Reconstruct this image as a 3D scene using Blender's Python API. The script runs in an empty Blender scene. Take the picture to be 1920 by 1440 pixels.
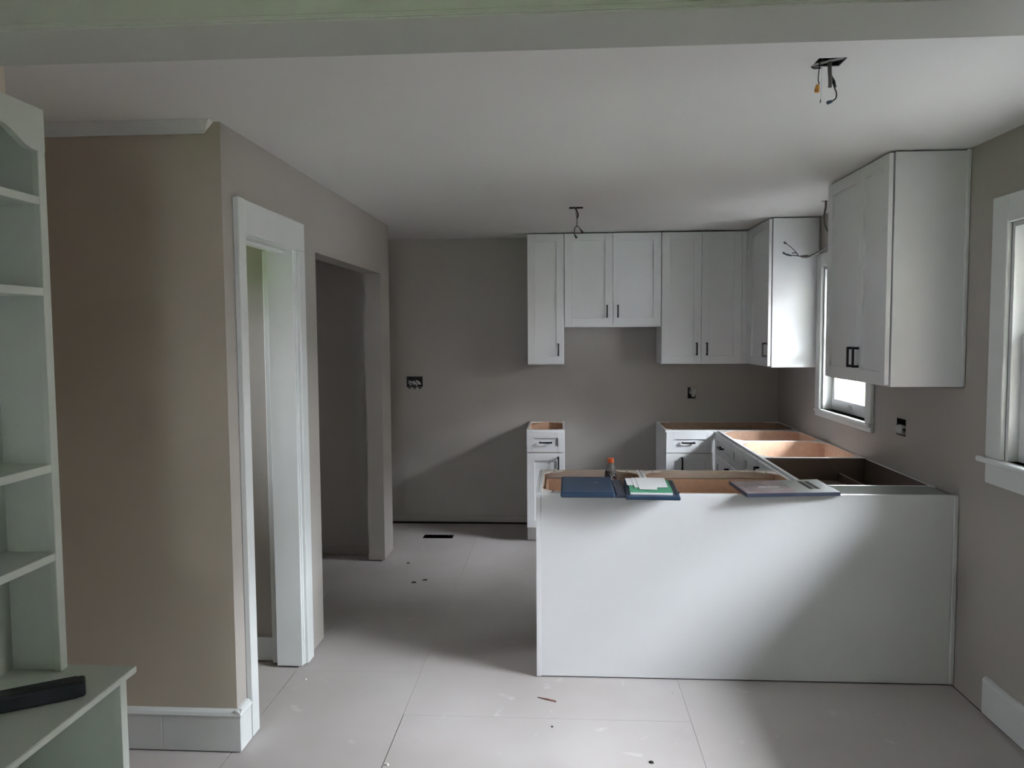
import bpy, bmesh, math, random
from mathutils import Vector, Matrix
random.seed(7)
SC = bpy.context.scene
COL = SC.collection

# ------------------------------------------------------------------ camera, sky, exposure
cam_data = bpy.data.cameras.new('camera')
cam = bpy.data.objects.new('camera', cam_data)
COL.objects.link(cam)
cam_data.sensor_fit = 'HORIZONTAL'
cam_data.sensor_width = 36.0
cam_data.lens = 1465.47 / 1920.0 * 36.0
cam_data.clip_start = 0.02
cF = Vector((-0.06436549, 0.99582485, -0.06472978))
cR = Vector((0.99792345, 0.06407221, -0.00659868))
cU = Vector((0.00242375, 0.06502009, 0.99788101))
M = Matrix.Identity(4)
for i in range(3):
    M[i][0], M[i][1], M[i][2] = cR[i], cU[i], -cF[i]
M.translation = Vector((0, 0, 1.6152))
cam.matrix_world = M
SC.camera = cam

world = bpy.data.worlds.new('overcast_sky')
SC.world = world
world.use_nodes = True
bg = world.node_tree.nodes['Background']
bg.inputs['Color'].default_value = (0.92, 0.95, 1.02, 1)
# overcast sky: the zenith is three times as bright as the horizon, L = Lz (1 + 2 sin h) / 3
wn, wl = world.node_tree.nodes, world.node_tree.links
w_tc = wn.new('ShaderNodeTexCoord'); w_sep = wn.new('ShaderNodeSeparateXYZ')
w_cl = wn.new('ShaderNodeClamp'); w_ma = wn.new('ShaderNodeMath')
w_ma.operation = 'MULTIPLY_ADD'
LZ = 8.0
w_ma.inputs[1].default_value = LZ * 2 / 3; w_ma.inputs[2].default_value = LZ / 3
wl.new(w_tc.outputs['Generated'], w_sep.inputs[0]); wl.new(w_sep.outputs['Z'], w_cl.inputs['Value'])
wl.new(w_cl.outputs[0], w_ma.inputs[0]); wl.new(w_ma.outputs[0], bg.inputs['Strength'])

SC.view_settings.view_transform = 'Standard'
SC.view_settings.look = 'None'
SC.view_settings.gamma = 1.0
SC.view_settings.use_curve_mapping = False
SC.view_settings.exposure = 4.4
SC.cycles.max_bounces = 10
SC.cycles.diffuse_bounces = 7
SC.cycles.transparent_max_bounces = 12

# ------------------------------------------------------------------ measured layout (metres)
XL, XR, YB, ZC = -1.264, 1.773, 6.540, 2.404
YL, YE, TH = 2.874, 5.673, 0.115
YP, HB = 3.585, 0.876
XFL = -1.43                       # left wall of the front room
YF = -2.6                         # wall behind the camera
W1 = (4.65, 5.46, 1.085, 2.05)    # kitchen window: y0 y1 z0 z1
W2 = (2.00, 3.235, 1.09, 2.04)    # side window next to the peninsula
W5 = (3.22, 3.50, 1.50, 1.88)      # small window in the room behind the cased doorway (y0 y1 z0 z1)
W4 = (-0.5, 0.1, 1.0, 2.0)      # front window behind the camera (x0 x1 z0 z1)

# daylight portals: they give off no light, they only steer sky sampling to the window openings
def portal(name, loc, rot, sx, sy):
    d = bpy.data.lights.new(name, 'AREA')
    d.shape = 'RECTANGLE'; d.size = sx; d.size_y = sy
    d.cycles.is_portal = True
    o = bpy.data.objects.new(name, d)
    COL.objects.link(o); o.location = loc; o.rotation_euler = rot
for nm, w in (('window_portal', W1), ('window_portal', W2)):
    portal(nm, (XR + 0.145, (w[0] + w[1]) / 2, (w[2] + w[3]) / 2), (0, math.pi / 2, 0), w[3] - w[2], w[1] - w[0])
portal('window_portal', (-2.52, (W5[0] + W5[1]) / 2, (W5[2] + W5[3]) / 2), (0, -math.pi / 2, 0), W5[3] - W5[2], W5[1] - W5[0])
portal('window_portal', ((W4[0] + W4[1]) / 2, YF - 0.145, (W4[2] + W4[3]) / 2), (math.pi / 2, 0, math.pi), W4[1] - W4[0], W4[3] - W4[2])

# ------------------------------------------------------------------ materials
MATS = {}
def mat(name, col, rough=0.6, var=0.0, scale=6.0, bump=0.0, bscale=60.0, metal=0.0, spec=0.5, stretch=None, coat=0.0):
    m = bpy.data.materials.new(name); m.use_nodes = True
    nt = m.node_tree; b = nt.nodes['Principled BSDF']
    b.inputs['Base Color'].default_value = (*col, 1)
    b.inputs['Roughness'].default_value = rough
    b.inputs['Metallic'].default_value = metal
    b.inputs['Specular IOR Level'].default_value = spec
    if coat: b.inputs['Coat Weight'].default_value = coat
    tc = nt.nodes.new('ShaderNodeTexCoord')
    src = tc.outputs['Object']
    if stretch:
        mp = nt.nodes.new('ShaderNodeMapping'); mp.inputs['Scale'].default_value = stretch
        nt.links.new(src, mp.inputs['Vector']); src = mp.outputs['Vector']
    if var > 0:
        n = nt.nodes.new('ShaderNodeTexNoise'); n.inputs['Scale'].default_value = scale
        n.inputs['Detail'].default_value = 5
        r = nt.nodes.new('ShaderNodeValToRGB')
        r.color_ramp.elements[0].position = 0.3; r.color_ramp.elements[1].position = 0.7
        r.color_ramp.elements[0].color = (*[c * (1 - var) for c in col], 1)
        r.color_ramp.elements[1].color = (*[min(1, c * (1 + var)) for c in col], 1)
        nt.links.new(src, n.inputs['Vector']); nt.links.new(n.outputs['Fac'], r.inputs['Fac'])
        nt.links.new(r.outputs['Color'], b.inputs['Base Color'])
    if bump > 0:
        n2 = nt.nodes.new('ShaderNodeTexNoise'); n2.inputs['Scale'].default_value = bscale
        n2.inputs['Detail'].default_value = 3
        bp = nt.nodes.new('ShaderNodeBump'); bp.inputs['Strength'].default_value = bump
        bp.inputs['Distance'].default_value = 0.002
        nt.links.new(src, n2.inputs['Vector']); nt.links.new(n2.outputs['Fac'], bp.inputs['Height'])
        nt.links.new(bp.outputs['Normal'], b.inputs['Normal'])
    MATS[name] = m
    return m

GREIGE = mat('greige_wall_paint', (0.37, 0.342, 0.315), 0.6, 0.03, 1.5, 0.15, 120)
TAUPE = mat('taupe_wall_paint', (0.505, 0.445, 0.37), 0.6, 0.03, 1.5, 0.15, 120)
CEILP = mat('ceiling_paint', (0.75, 0.74, 0.725), 0.85, 0.02, 1.2, 0.1, 90)
BEAMP = mat('beam_paint', (0.52, 0.52, 0.49), 0.5, 0.02, 2.0, 0.1, 60)
TRIMW = mat('white_trim_paint', (0.64, 0.66, 0.66), 0.35, 0.02, 4.0, 0.08, 40)
CABW = mat('white_cabinet_paint', (0.70, 0.705, 0.725), 0.3, 0.01, 3.0)
BOOKW = mat('bookcase_paint', (0.50, 0.54, 0.49), 0.4, 0.02, 4.0, 0.08, 40)  # green cast of the daylight mixed into the paint colour
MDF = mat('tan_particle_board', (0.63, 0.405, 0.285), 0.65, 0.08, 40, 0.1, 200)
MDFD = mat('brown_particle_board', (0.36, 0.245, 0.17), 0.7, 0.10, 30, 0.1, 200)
WOODE = mat('raw_wood_rail', (0.62, 0.535, 0.48), 0.6, 0.08, 12, 0.1, 80, stretch=(1, 8, 8))
BLACK = mat('black_metal', (0.012, 0.012, 0.014), 0.35, metal=0.4)
DARKP = mat('black_plastic', (0.02, 0.02, 0.021), 0.5)
BARM = mat('navy_black_plastic', (0.012, 0.017, 0.024), 0.42, 0.3, 14, 0.2, 60)
BRACK = mat('bracket_plastic', (0.74, 0.68, 0.62), 0.4)
GALV = mat('galvanised_steel', (0.42, 0.42, 0.42), 0.45, 0.2, 30, metal=0.8)
CABLEG = mat('grey_cable_sheath', (0.13, 0.125, 0.12), 0.55)
CABLEW = mat('white_cable_sheath', (0.50, 0.49, 0.47), 0.5)
COPPER = mat('copper_wire', (0.45, 0.20, 0.10), 0.35, metal=0.9)
NUTO = mat('orange_wire_nut', (0.72, 0.33, 0.05), 0.45)
NUTB = mat('blue_wire_nut', (0.035, 0.085, 0.13), 0.45)
NAVY = mat('navy_vinyl', (0.012, 0.036, 0.078), 0.38, 0.15, 20, 0.3, 150)
NAVYD = mat('dark_spine_vinyl', (0.03, 0.035, 0.06), 0.4, 0.2, 20, 0.3, 150)
PAPER = mat('white_paper', (0.72, 0.72, 0.74), 0.7, 0.03, 9)
GREENC = mat('green_card', (0.07, 0.30, 0.17), 0.5, 0.05, 9)
CAPR = mat('orange_red_cap', (0.72, 0.12, 0.035), 0.4)
COLA = mat('dark_cola', (0.025, 0.008, 0.007), 0.12, coat=0.4)
LABELM = mat('dark_red_label', (0.05, 0.012, 0.016), 0.35)
BOXE = mat('slate_blue_edge', (0.035, 0.042, 0.075), 0.5)
CHIPM = mat('plaster_chip', (0.72, 0.71, 0.69), 0.9, 0.06, 60)
DIRTM = mat('dark_debris', (0.028, 0.024, 0.022), 0.9)
SLIVM = mat('wood_sliver', (0.16, 0.07, 0.05), 0.8, 0.3, 60)
SUBF = mat('dark_subfloor', (0.035, 0.03, 0.027), 0.9)
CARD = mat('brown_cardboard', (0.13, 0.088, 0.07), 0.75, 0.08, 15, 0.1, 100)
EXTW = mat('brown_siding', (0.20, 0.175, 0.16), 0.7, 0.02, 3)
ROOFM = mat('grey_shingle_roof', (0.12, 0.11, 0.11), 0.9, 0.2, 9)
GRASS = mat('lawn_grass', (0.10, 0.17, 0.05), 0.9, 0.3, 3)
CONC = mat('asphalt_and_concrete', (0.05, 0.05, 0.049), 0.9, 0.1, 2.0)
FILLM = mat('grey_green_primed_board', (0.26, 0.28, 0.255), 0.9, 0.03, 6)
BRICKM = mat('brown_brick', (0.19, 0.155, 0.13), 0.85, 0.2, 6.0)
LEAF = mat('hedge_leaf', (0.085, 0.125, 0.055), 0.6, 0.4, 9)
SASHW = mat('white_sash_paint', (0.70, 0.71, 0.72), 0.35)
BRASS = mat('sash_lift_metal', (0.55, 0.54, 0.52), 0.3, metal=0.8)

def floor_mat():
    m = bpy.data.materials.new('dusty_floor_panel'); m.use_nodes = True
    nt = m.node_tree; b = nt.nodes['Principled BSDF']; b.inputs['Roughness'].default_value = 0.75
    tc = nt.nodes.new('ShaderNodeTexCoord')
    def ramp(fac, p0, c0, p1, c1):
        r = nt.nodes.new('ShaderNodeValToRGB')
        r.color_ramp.elements[0].position = p0; r.color_ramp.elements[1].position = p1
        r.color_ramp.elements[0].color = (*c0, 1); r.color_ramp.elements[1].color = (*c1, 1)
        nt.links.new(fac, r.inputs['Fac']); return r.outputs['Color']
    def noise(s, d=4, dist=0.0):
        n = nt.nodes.new('ShaderNodeTexNoise'); n.inputs['Scale'].default_value = s
        n.inputs['Detail'].default_value = d; n.inputs['Distortion'].default_value = dist
        nt.links.new(tc.outputs['Object'], n.inputs['Vector']); return n.outputs['Fac']
    def mix(fac, a, c, v=None):
        x = nt.nodes.new('ShaderNodeMix'); x.data_type = 'RGBA'
        if fac is not None: nt.links.new(fac, x.inputs['Factor'])
        nt.links.new(a, x.inputs['A'])
        if isinstance(c, tuple): x.inputs['B'].default_value = (*c, 1)
        else: nt.links.new(c, x.inputs['B'])
        return x.outputs['Result']
    base = ramp(noise(1.6, 4), 0.3, (0.415, 0.38, 0.365), 0.72, (0.485, 0.455, 0.45))
    spots = ramp(noise(9.0, 5, 0.6), 0.66, (0, 0, 0), 0.76, (0.55, 0.55, 0.55))
    c = mix(spots, base, (0.62, 0.60, 0.59))
    dirt = ramp(noise(14.0, 6, 1.2), 0.70, (0, 0, 0), 0.82, (0.45, 0.45, 0.45))
    c = mix(dirt, c, (0.28, 0.225, 0.195))
    nt.links.new(c, b.inputs['Base Color'])
    bmp = nt.nodes.new('ShaderNodeBump'); bmp.inputs['Strength'].default_value = 0.15; bmp.inputs['Distance'].default_value = 0.002
    nt.links.new(noise(70, 3), bmp.inputs['Height']); nt.links.new(bmp.outputs['Normal'], b.inputs['Normal'])
    return m
FLOORM = floor_mat()

def clear_mat(name, tint, gloss=0.08):
    m = bpy.data.materials.new(name); m.use_nodes = True
    nt = m.node_tree; nt.nodes.clear()
    out = nt.nodes.new('ShaderNodeOutputMaterial'); mx = nt.nodes.new('ShaderNodeMixShader')
    tr = nt.nodes.new('ShaderNodeBsdfTransparent'); tr.inputs['Color'].default_value = (*tint, 1)
    gl = nt.nodes.new('ShaderNodeBsdfGlossy'); gl.inputs['Roughness'].default_value = 0.02
    fr = nt.nodes.new('ShaderNodeFresnel'); fr.inputs['IOR'].default_value = 1.45
    ge = nt.nodes.new('ShaderNodeNewGeometry'); mu = nt.nodes.new('ShaderNodeMath'); mu.operation = 'MULTIPLY_ADD'
    mu.inputs[1].default_value = -1.0; mu.inputs[2].default_value = 1.0
    m2 = nt.nodes.new('ShaderNodeMath'); m2.operation = 'MULTIPLY'
    nt.links.new(ge.outputs['Backfacing'], mu.inputs[0]); nt.links.new(mu.outputs[0], m2.inputs[0])
    nt.links.new(fr.outputs['Fac'], m2.inputs[1]); nt.links.new(m2.outputs[0], mx.inputs['Fac'])
    nt.links.new(tr.outputs[0], mx.inputs[1]); nt.links.new(gl.outputs[0], mx.inputs[2])
    nt.links.new(mx.outputs[0], out.inputs['Surface'])
    return m
GLASS = clear_mat('window_glass', (0.97, 0.985, 0.98))
PET = clear_mat('clear_bottle_plastic', (0.82, 0.82, 0.83))

# printed lid: grey card with a faint pink picture, dim lettering-like specks come from geometry
def lid_mat():
    m = bpy.data.materials.new('printed_lid'); m.use_nodes = True
    nt = m.node_tree; b = nt.nodes['Principled BSDF']; b.inputs['Roughness'].default_value = 0.55
    tc = nt.nodes.new('ShaderNodeTexCoord')
    n = nt.nodes.new('ShaderNodeTexNoise'); n.inputs['Scale'].default_value = 9; n.inputs['Detail'].default_value = 4
    nt.links.new(tc.outputs['Object'], n.inputs['Vector'])
    r = nt.nodes.new('ShaderNodeValToRGB')
    e = r.color_ramp.elements
    e[0].position = 0.35; e[0].color = (0.15, 0.14, 0.15, 1)
    e[1].position = 0.68; e[1].color = (0.27, 0.265, 0.265, 1)
    x = e.new(0.52); x.color = (0.27, 0.19, 0.20, 1)
    nt.links.new(n.outputs['Fac'], r.inputs['Fac']); nt.links.new(r.outputs['Color'], b.inputs['Base Color'])
    return m
LIDM = lid_mat()
LIDG = mat('grey_lid', (0.235, 0.232, 0.225), 0.6, 0.04, 8)

# ------------------------------------------------------------------ mesh helpers
class MB:
    """collects shapes into one bmesh -> one mesh object"""
    def __init__(self): self.bm = bmesh.new()
    def _merge(self, tmp, mi=0, xf=None):
        if xf is not None: bmesh.ops.transform(tmp, matrix=xf, verts=tmp.verts)
        me = bpy.data.meshes.new('tmp'); tmp.to_mesh(me); tmp.free()
        self.bm.from_mesh(me); bpy.data.meshes.remove(me)
    def box(self, x0, x1, y0, y1, z0, z1, bev=0.0, fm=None, mi=0, xf=None, seg=1):
        x0, x1 = sorted((x0, x1)); y0, y1 = sorted((y0, y1)); z0, z1 = sorted((z0, z1))
        t = bmesh.new()
        bmesh.ops.create_cube(t, size=1.0)
        for v in t.verts:
            v.co = Vector((x0 if v.co.x < 0 else x1, y0 if v.co.y < 0 else y1, z0 if v.co.z < 0 else z1))
        for f in t.faces:
            f.material_index = mi
            if fm:
                f.normal_update(); n = f.normal
                k = max(range(3), key=lambda i: abs(n[i]))
                key = ('+' if n[k] > 0 else '-') + 'xyz'[k]
                if key in fm: f.material_index = fm[key]
        if bev > 0:
            bmesh.ops.bevel(t, geom=list(t.edges), offset=bev, segments=seg, affect='EDGES', profile=0.5)
        self._merge(t, xf=xf); return self
    def tube(self, pts, r, n=8, mi=0):
        pts = [Vector(p) for p in pts]
        rs = r if isinstance(r, (list, tuple)) else [r] * len(pts)
        rings = []; prev = None
        for i, p in enumerate(pts):
            d = (pts[min(i + 1, len(pts) - 1)] - pts[max(i - 1, 0)])
            d.normalize()
            if prev is None:
                a = Vector((0, 0, 1)) if abs(d.z) < 0.9 else Vector((1, 0, 0))
                u = d.cross(a).normalized()
            else:
                u = (prev - d * prev.dot(d)).normalized()
            prev = u; w = d.cross(u)
            rings.append([self.bm.verts.new(p + (u * math.cos(2 * math.pi * k / n) + w * math.sin(2 * math.pi * k / n)) * rs[i]) for k in range(n)])
        for a, b in zip(rings, rings[1:]):
            for k in range(n):
                f = self.bm.faces.new((a[k], a[(k + 1) % n], b[(k + 1) % n], b[k])); f.material_index = mi; f.smooth = True
        for ring in (rings[0][::-1], rings[-1]):
            f = self.bm.faces.new(ring); f.material_index = mi
        return self
    def lathe(self, cx, cy, prof, n=24, mi=0, closed=True):
        rings = [[self.bm.verts.new((cx + r * math.cos(2 * math.pi * k / n), cy + r * math.sin(2 * math.pi * k / n), z)) for k in range(n)] for r, z in prof]
        for a, b in zip(rings, rings[1:]):
            for k in range(n):
                f = self.bm.faces.new((a[k], a[(k + 1) % n], b[(k + 1) % n], b[k])); f.smooth = True; f.material_index = mi
        if closed:
            self.bm.faces.new(rings[0][::-1]).material_index = mi; self.bm.faces.new(rings[-1]).material_index = mi
        return self
    def prism(self, poly, axis, a, b, mi=0):
        """poly of 2-D points in the other two axes (cyclic order), extruded along axis from a to b"""
        def pt(p, t):
            return {'x': (t, p[0], p[1]), 'y': (p[0], t, p[1]), 'z': (p[0], p[1], t)}[axis]
        A = [self.bm.verts.new(pt(p, a)) for p in poly]; B = [self.bm.verts.new(pt(p, b)) for p in poly]
        fs = [self.bm.faces.new(A), self.bm.faces.new(B[::-1])]
        n = len(poly)
        for i in range(n): fs.append(self.bm.faces.new((A[i], B[i], B[(i + 1) % n], A[(i + 1) % n])))
        for f in fs: f.material_index = mi
        return self
    def slab(self, axis, a, b, rect, holes, mi=0):
        """flat slab with rectangular holes; rect and holes are (u0,u1,v0,v1) in the two other axes"""
        us = sorted({rect[0], rect[1], *[h[0] for h in holes], *[h[1] for h in holes]})
        vs = sorted({rect[2], rect[3], *[h[2] for h in holes], *[h[3] for h in holes]})
        us = [u for u in us if rect[0] <= u <= rect[1]]; vs = [v for v in vs if rect[2] <= v <= rect[3]]
        def solid(i, j):
            if not (0 <= i < len(us) - 1 and 0 <= j < len(vs) - 1): return False
            cu, cv = (us[i] + us[i + 1]) / 2, (vs[j] + vs[j + 1]) / 2
            return not any(h[0] < cu < h[1] and h[2] < cv < h[3] for h in holes)
        cache = {}
        def V(i, j, t):
            if (i, j, t) not in cache:
                p = (us[i], vs[j])
                co = {'x': (t, p[0], p[1]), 'y': (p[0], t, p[1]), 'z': (p[0], p[1], t)}[axis]
                cache[(i, j, t)] = self.bm.verts.new(co)
            return cache[(i, j, t)]
        for i in range(len(us) - 1):
            for j in range(len(vs) - 1):
                if not solid(i, j): continue
                for t in (a, b): self.bm.faces.new((V(i, j, t), V(i + 1, j, t), V(i + 1, j + 1, t), V(i, j + 1, t)))
                for (di, dj, p, q) in ((-1, 0, (i, j), (i, j + 1)), (1, 0, (i + 1, j), (i + 1, j + 1)), (0, -1, (i, j), (i + 1, j)), (0, 1, (i, j + 1), (i + 1, j + 1))):
                    if not solid(i + di, j + dj):
                        self.bm.faces.new((V(*p, a), V(*q, a), V(*q, b), V(*p, b)))
        return self
    def build(self, name, mats, parent=None, xf=None, keep=False):
        bm = self.bm
        if xf is not None: bmesh.ops.transform(bm, matrix=xf, verts=bm.verts)
        bmesh.ops.recalc_face_normals(bm, faces=bm.faces)
        me = bpy.data.meshes.new(name); bm.to_mesh(me); bm.free()
        for m in (mats if isinstance(mats, (list, tuple)) else [mats]): me.materials.append(m)
        o = bpy.data.objects.new(name, me); COL.objects.link(o)
        if parent is not None: adopt(o, parent)
        return o

def adopt(o, parent):
    o.parent = parent
    if parent.type == 'EMPTY': o.matrix_parent_inverse = Matrix.Translation(-Vector(parent.location))

def thing(name, label, cat, loc, group=None, kind=None):
    o = bpy.data.objects.new(name, None); COL.objects.link(o)
    o.location = loc; o.empty_display_size = 0.1
    return tag(o, label, cat, group, kind)
def tag(o, label=None, cat=None, group=None, kind=None):
    if label: o['label'] = label
    if cat: o['category'] = cat
    if group: o['group'] = group
    if kind: o['kind'] = kind
    return o
def structure(name, label, cat, loc=None):
    return thing(name, label, cat, loc or (0, 0, 0), kind='structure')

# ------------------------------------------------------------------ room shell
WX0, WX1 = XR, XR + 0.14
oC = (4.145, 4.255, 1.066, 1.155)
o = MB().slab('x', WX0, WX1, (YF - 0.14, YB + 0.14, 0.0, 2.55), [W1, W2, oC]).build('wall_right', GREIGE)
tag(o, 'greige right wall with windows beside the white cabinets', 'wall', kind='structure')
oA = (-1.318, -1.180, 1.166, 1.256); oB = (1.036, 1.100, 1.066, 1.160)
o = MB().slab('y', YB, YB + 0.12, (-2.4, XR, 0.012, 2.55), [oA, oB]).build('wall_back', GREIGE)
tag(o, 'greige back wall of the kitchen behind the wall cabinets', 'wall', kind='structure')
DOOR = (3.03, 3.64, 0.0, 2.03); OPEN = (3.972, 5.404, 0.0, 2.036)
o = MB().slab('x', XL - TH, XL, (YL + TH, YE, 0.014, 2.55), [DOOR, OPEN]).build('wall_left', GREIGE)
tag(o, 'greige side wall with a cased doorway and a square opening', 'wall', kind='structure')
# bruised plaster at the foot of the pier at the far end of the opening
pl = MB().prism([(XL - TH - .001, 0.012), (XL + .002, 0.012), (XL + .002, 0.045), (XL - .05, 0.062), (XL - TH - .001, 0.05)], 'y', OPEN[1] - .004, OPEN[1] + .02)
pl.build('plaster_patch', GREIGE, o)
o = MB().box(-3.0, XL, YL, YL + TH, 0, 2.55, fm={'+x': 1}).build('wall_entry', [TAUPE, GREIGE])
tag(o, 'taupe wall between the bookcase and the doorway corner', 'wall', kind='structure')
o = MB().box(XFL - 0.12, XFL, YF, 1.97, 0, 2.55).build('wall_front_left', TAUPE)
tag(o, 'taupe wall behind the white built-in bookcase', 'wall', kind='structure')
o = MB().box(-3.0, XFL - 0.12, 1.85, 1.97, 0, 2.55).box(-3.12, -3.0, 1.85, YL + TH, 0, 2.55).build('wall_hall', TAUPE)
tag(o, 'taupe walls of the side hall behind the bookcase', 'wall', kind='structure')
o = MB().box(-2.4, XL - TH, 3.70, 3.81, 0.0, 2.55).build('wall_closet', GREIGE)
tag(o, 'greige wall seen through the cased doorway', 'wall', kind='structure')
o = MB().box(-2.4, XL - TH, 5.545, YE, 0.0, 2.55).box(-2.4, -2.3, YE, YB, 0, 2.55).build('wall_recess', GREIGE)
tag(o, 'greige wall at the back of the dark square opening', 'wall', kind='structure')
o = MB().slab('x', -2.52, -2.4, (YL + TH, YB + 0.12, 0, 2.55), [W5]).build('wall_outer_left', GREIGE)
tag(o, 'greige outer wall of the closets', 'wall', kind='structure')
o = MB().slab('y', YF - 0.14, YF, (XFL - 0.12, XR, 0, 2.55), [W4]).build('wall_front', GREIGE)
tag(o, 'greige front wall with a window', 'wall', kind='structure')

BX1 = (0.744, 0.826, 2.372, 2.448); BX2 = (0.045, 0.133, 4.985, 5.065); BX3 = (1.575, 1.625, 4.90, 4.945)
o = MB().slab('z', ZC, ZC + 0.13, (-3.12, XR, YF, YB), [BX1, BX2, BX3]).build('ceiling', CEILP)
tag(o, 'smooth off-white ceiling with open electrical boxes', 'ceiling', kind='structure')
o = MB().box(-3.4, WX1 + 0.1, YF - 0.4, YB + 0.4, 2.56, 2.62).build('roof_deck', ROOFM)
tag(o, 'roof over the house', 'roof', kind='structure')
o = MB().box(WX1, WX1 + 1.0, YF - 0.6, YB + 0.6, 2.50, 2.58).build('roof_eave', TRIMW)
tag(o, 'white eave soffit above the side windows', 'eave', kind='structure')

# dropped beam between the two rooms
bm_ = structure('ceiling_beam', 'painted dropped beam across the ceiling between the rooms', 'beam', (0.17, 1.57, 2.2))
MB().box(XFL, XR, 1.475, 1.662, 2.2, ZC, bev=0.002).build('beam_body', BEAMP, bm_)
MB().box(XFL, XR, 1.470, 1.476, 2.203, 2.212, bev=0.0015).build('bead_trim', BEAMP, bm_)

# floor: dark base, dusty underlayment panels laid on it with open joints
VENT = (-1.112, -0.872, 6.045, 6.162)
fl = MB().slab('z', -0.12, -0.02, (-3.12, WX1, YF - .14, YB + .14), [VENT]).build('floor', SUBF)
tag(fl, 'dusty pale underlayment panels covering the floor', 'floor', kind='structure')
g = 0.0006
xs = [-3.0, -1.8895, -0.6795, 0.5305, XR - 0.006]
cuts = {0: [YF + .01, 0.2, 1.85], 1: [YF + .01, -2.3, 0.16, 2.60, 3.60, 5.04, YB - .012], 2: [YF + .01, -1.68, 0.76, 3.187, 5.62, YB - .012], 3: [YF + .01, -1.1, 1.34, 3.78, 6.2, YB - .012]}
def floor_panel(x0, x1, y0, y1, gx0=g, gx1=g):
    hs = [VENT] if (x0 < VENT[0] and x1 > VENT[1] and y0 < VENT[2] and y1 > VENT[3]) else []
    MB().slab('z', -0.02, 0.0, (x0 + gx0, x1 - gx1, y0 + g, y1 - g), hs).build('floor_panel', FLOORM, fl)
SX = -1.285                               # joint at the doorway threshold
for k in range(4):
    ys = cuts[k]
    for y0, y1 in zip(ys, ys[1:]):
        if k == 0:
            if y1 < 1.0 or y0 > 1.0: continue
        x0, x1 = xs[k], xs[k + 1]
        if k == 1: x0 = SX
        floor_panel(x0, x1, y0, y1, 0.0034 if (k == 2 and y1 < 3.2) else (0.0022 if (k == 1 and y0 < 3.0) else g), g)
for x0, x1, y0, y1 in [(-2.4, -1.472, 2.99, 3.70), (-1.472, SX, 2.96, 3.6), (-2.4, -1.472, 3.81, 5.54), (-1.472, SX, 3.6, 5.54), (-2.3, SX, 5.54, YB - .012), (-3.0, SX, 1.98, 2.96), (XFL - .1, SX, YF + .01, 1.98)]:
    floor_panel(x0, x1, y0, y1, 0.0010, 0.0016 if y0 < 3.0 else g)

# duct below the floor opening
fv = thing('floor_vent', 'dark rectangular floor vent opening near the back wall', 'vent', (-0.992, 6.10, -0.11))
v = VENT
m_ = MB()
m_.box(v[0] - .004, v[0], v[2], v[3], -.25, -.004).box(v[1], v[1] + .004, v[2], v[3], -.25, -.004)
m_.box(v[0], v[1], v[2] - .004, v[2], -.25, -.004).box(v[0], v[1], v[3], v[3] + .004, -.25, -.004)
m_.build('duct_wall', SUBF, fv)
MB().box(v[0], v[1], v[2], v[3], -.256, -.25).build('duct_floor', SUBF, fv)

# ------------------------------------------------------------------ trim
# baseboards on the taupe wall, with a joint between two boards and a moulded cap
bb = structure('baseboard_entry', 'white baseboard along the foot of the taupe wall', 'baseboard', (-1.7, YL, 0))
for x0, x1 in ((-3.0, -1.5585), (-1.5565, XL + 0.02)):
    MB().box(x0, x1, YL - 0.02, YL, 0.004, 0.140, bev=0.0015).build('board', TRIMW, bb)
prof = [(YL, 0.140), (YL - 0.021, 0.140), (YL - 0.024, 0.148), (YL - 0.019, 0.158), (YL - 0.010, 0.166), (YL, 0.167)]
MB().prism(prof, 'x', -3.0, XL + 0.021).build('cap_moulding', TRIMW, bb)
MB().box(XL, XL + 0.02, YL, 2.962, 0.004, 0.140, bev=0.0015).build('board', TRIMW, bb)
prof2 = [(XL, 0.140), (XL + 0.021, 0.140), (XL + 0.024, 0.148), (XL + 0.019, 0.158), (XL + 0.010, 0.166), (XL, 0.167)]
MB().prism(prof2, 'y', YL - 0.022, 2.962).build('cap_moulding', TRIMW, bb)
MB().box(-1.5585, -1.5565, YL - 0.0195, YL, 0.006, 0.138).build('joint_filler', PAPER, bb)
b2 = structure('baseboard_right', 'white baseboard along the foot of the right wall', 'baseboard', (XR, 2, 0))
MB().box(XR - 0.02, XR, YF, 3.31, 0.012, 0.150, bev=0.003).build('board', TRIMW, b2)
MB().prism([(XR, 0.150), (XR - 0.02, 0.150), (XR - 0.017, 0.160), (XR - 0.008, 0.167), (XR, 0.168)], 'y', YF, 3.31).build('cap_moulding', TRIMW, b2)
b3 = MB().box(-2.4, XL - TH - .05, 3.686, 3.70, 0.006, 0.125, bev=0.002).build('baseboard_closet', TRIMW)
tag(b3, 'white baseboard seen through the cased doorway', 'baseboard', kind='structure')
b4 = MB().box(-2.4, XL - TH, 5.533, 5.545, 0.014, 0.06, bev=0.002).build('baseboard_recess', GREIGE)
tag(b4, 'greige strip along the foot of the recess wall', 'baseboard', kind='structure')
# bare plaster strip along the foot of the back wall
b5 = MB().box(-2.3, -0.3, YB - 0.006, YB, 0.014, 0.07, bev=0.002).build('baseboard_back', GREIGE)
tag(b5, 'greige strip along the foot of the back wall', 'baseboard', kind='structure')
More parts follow.
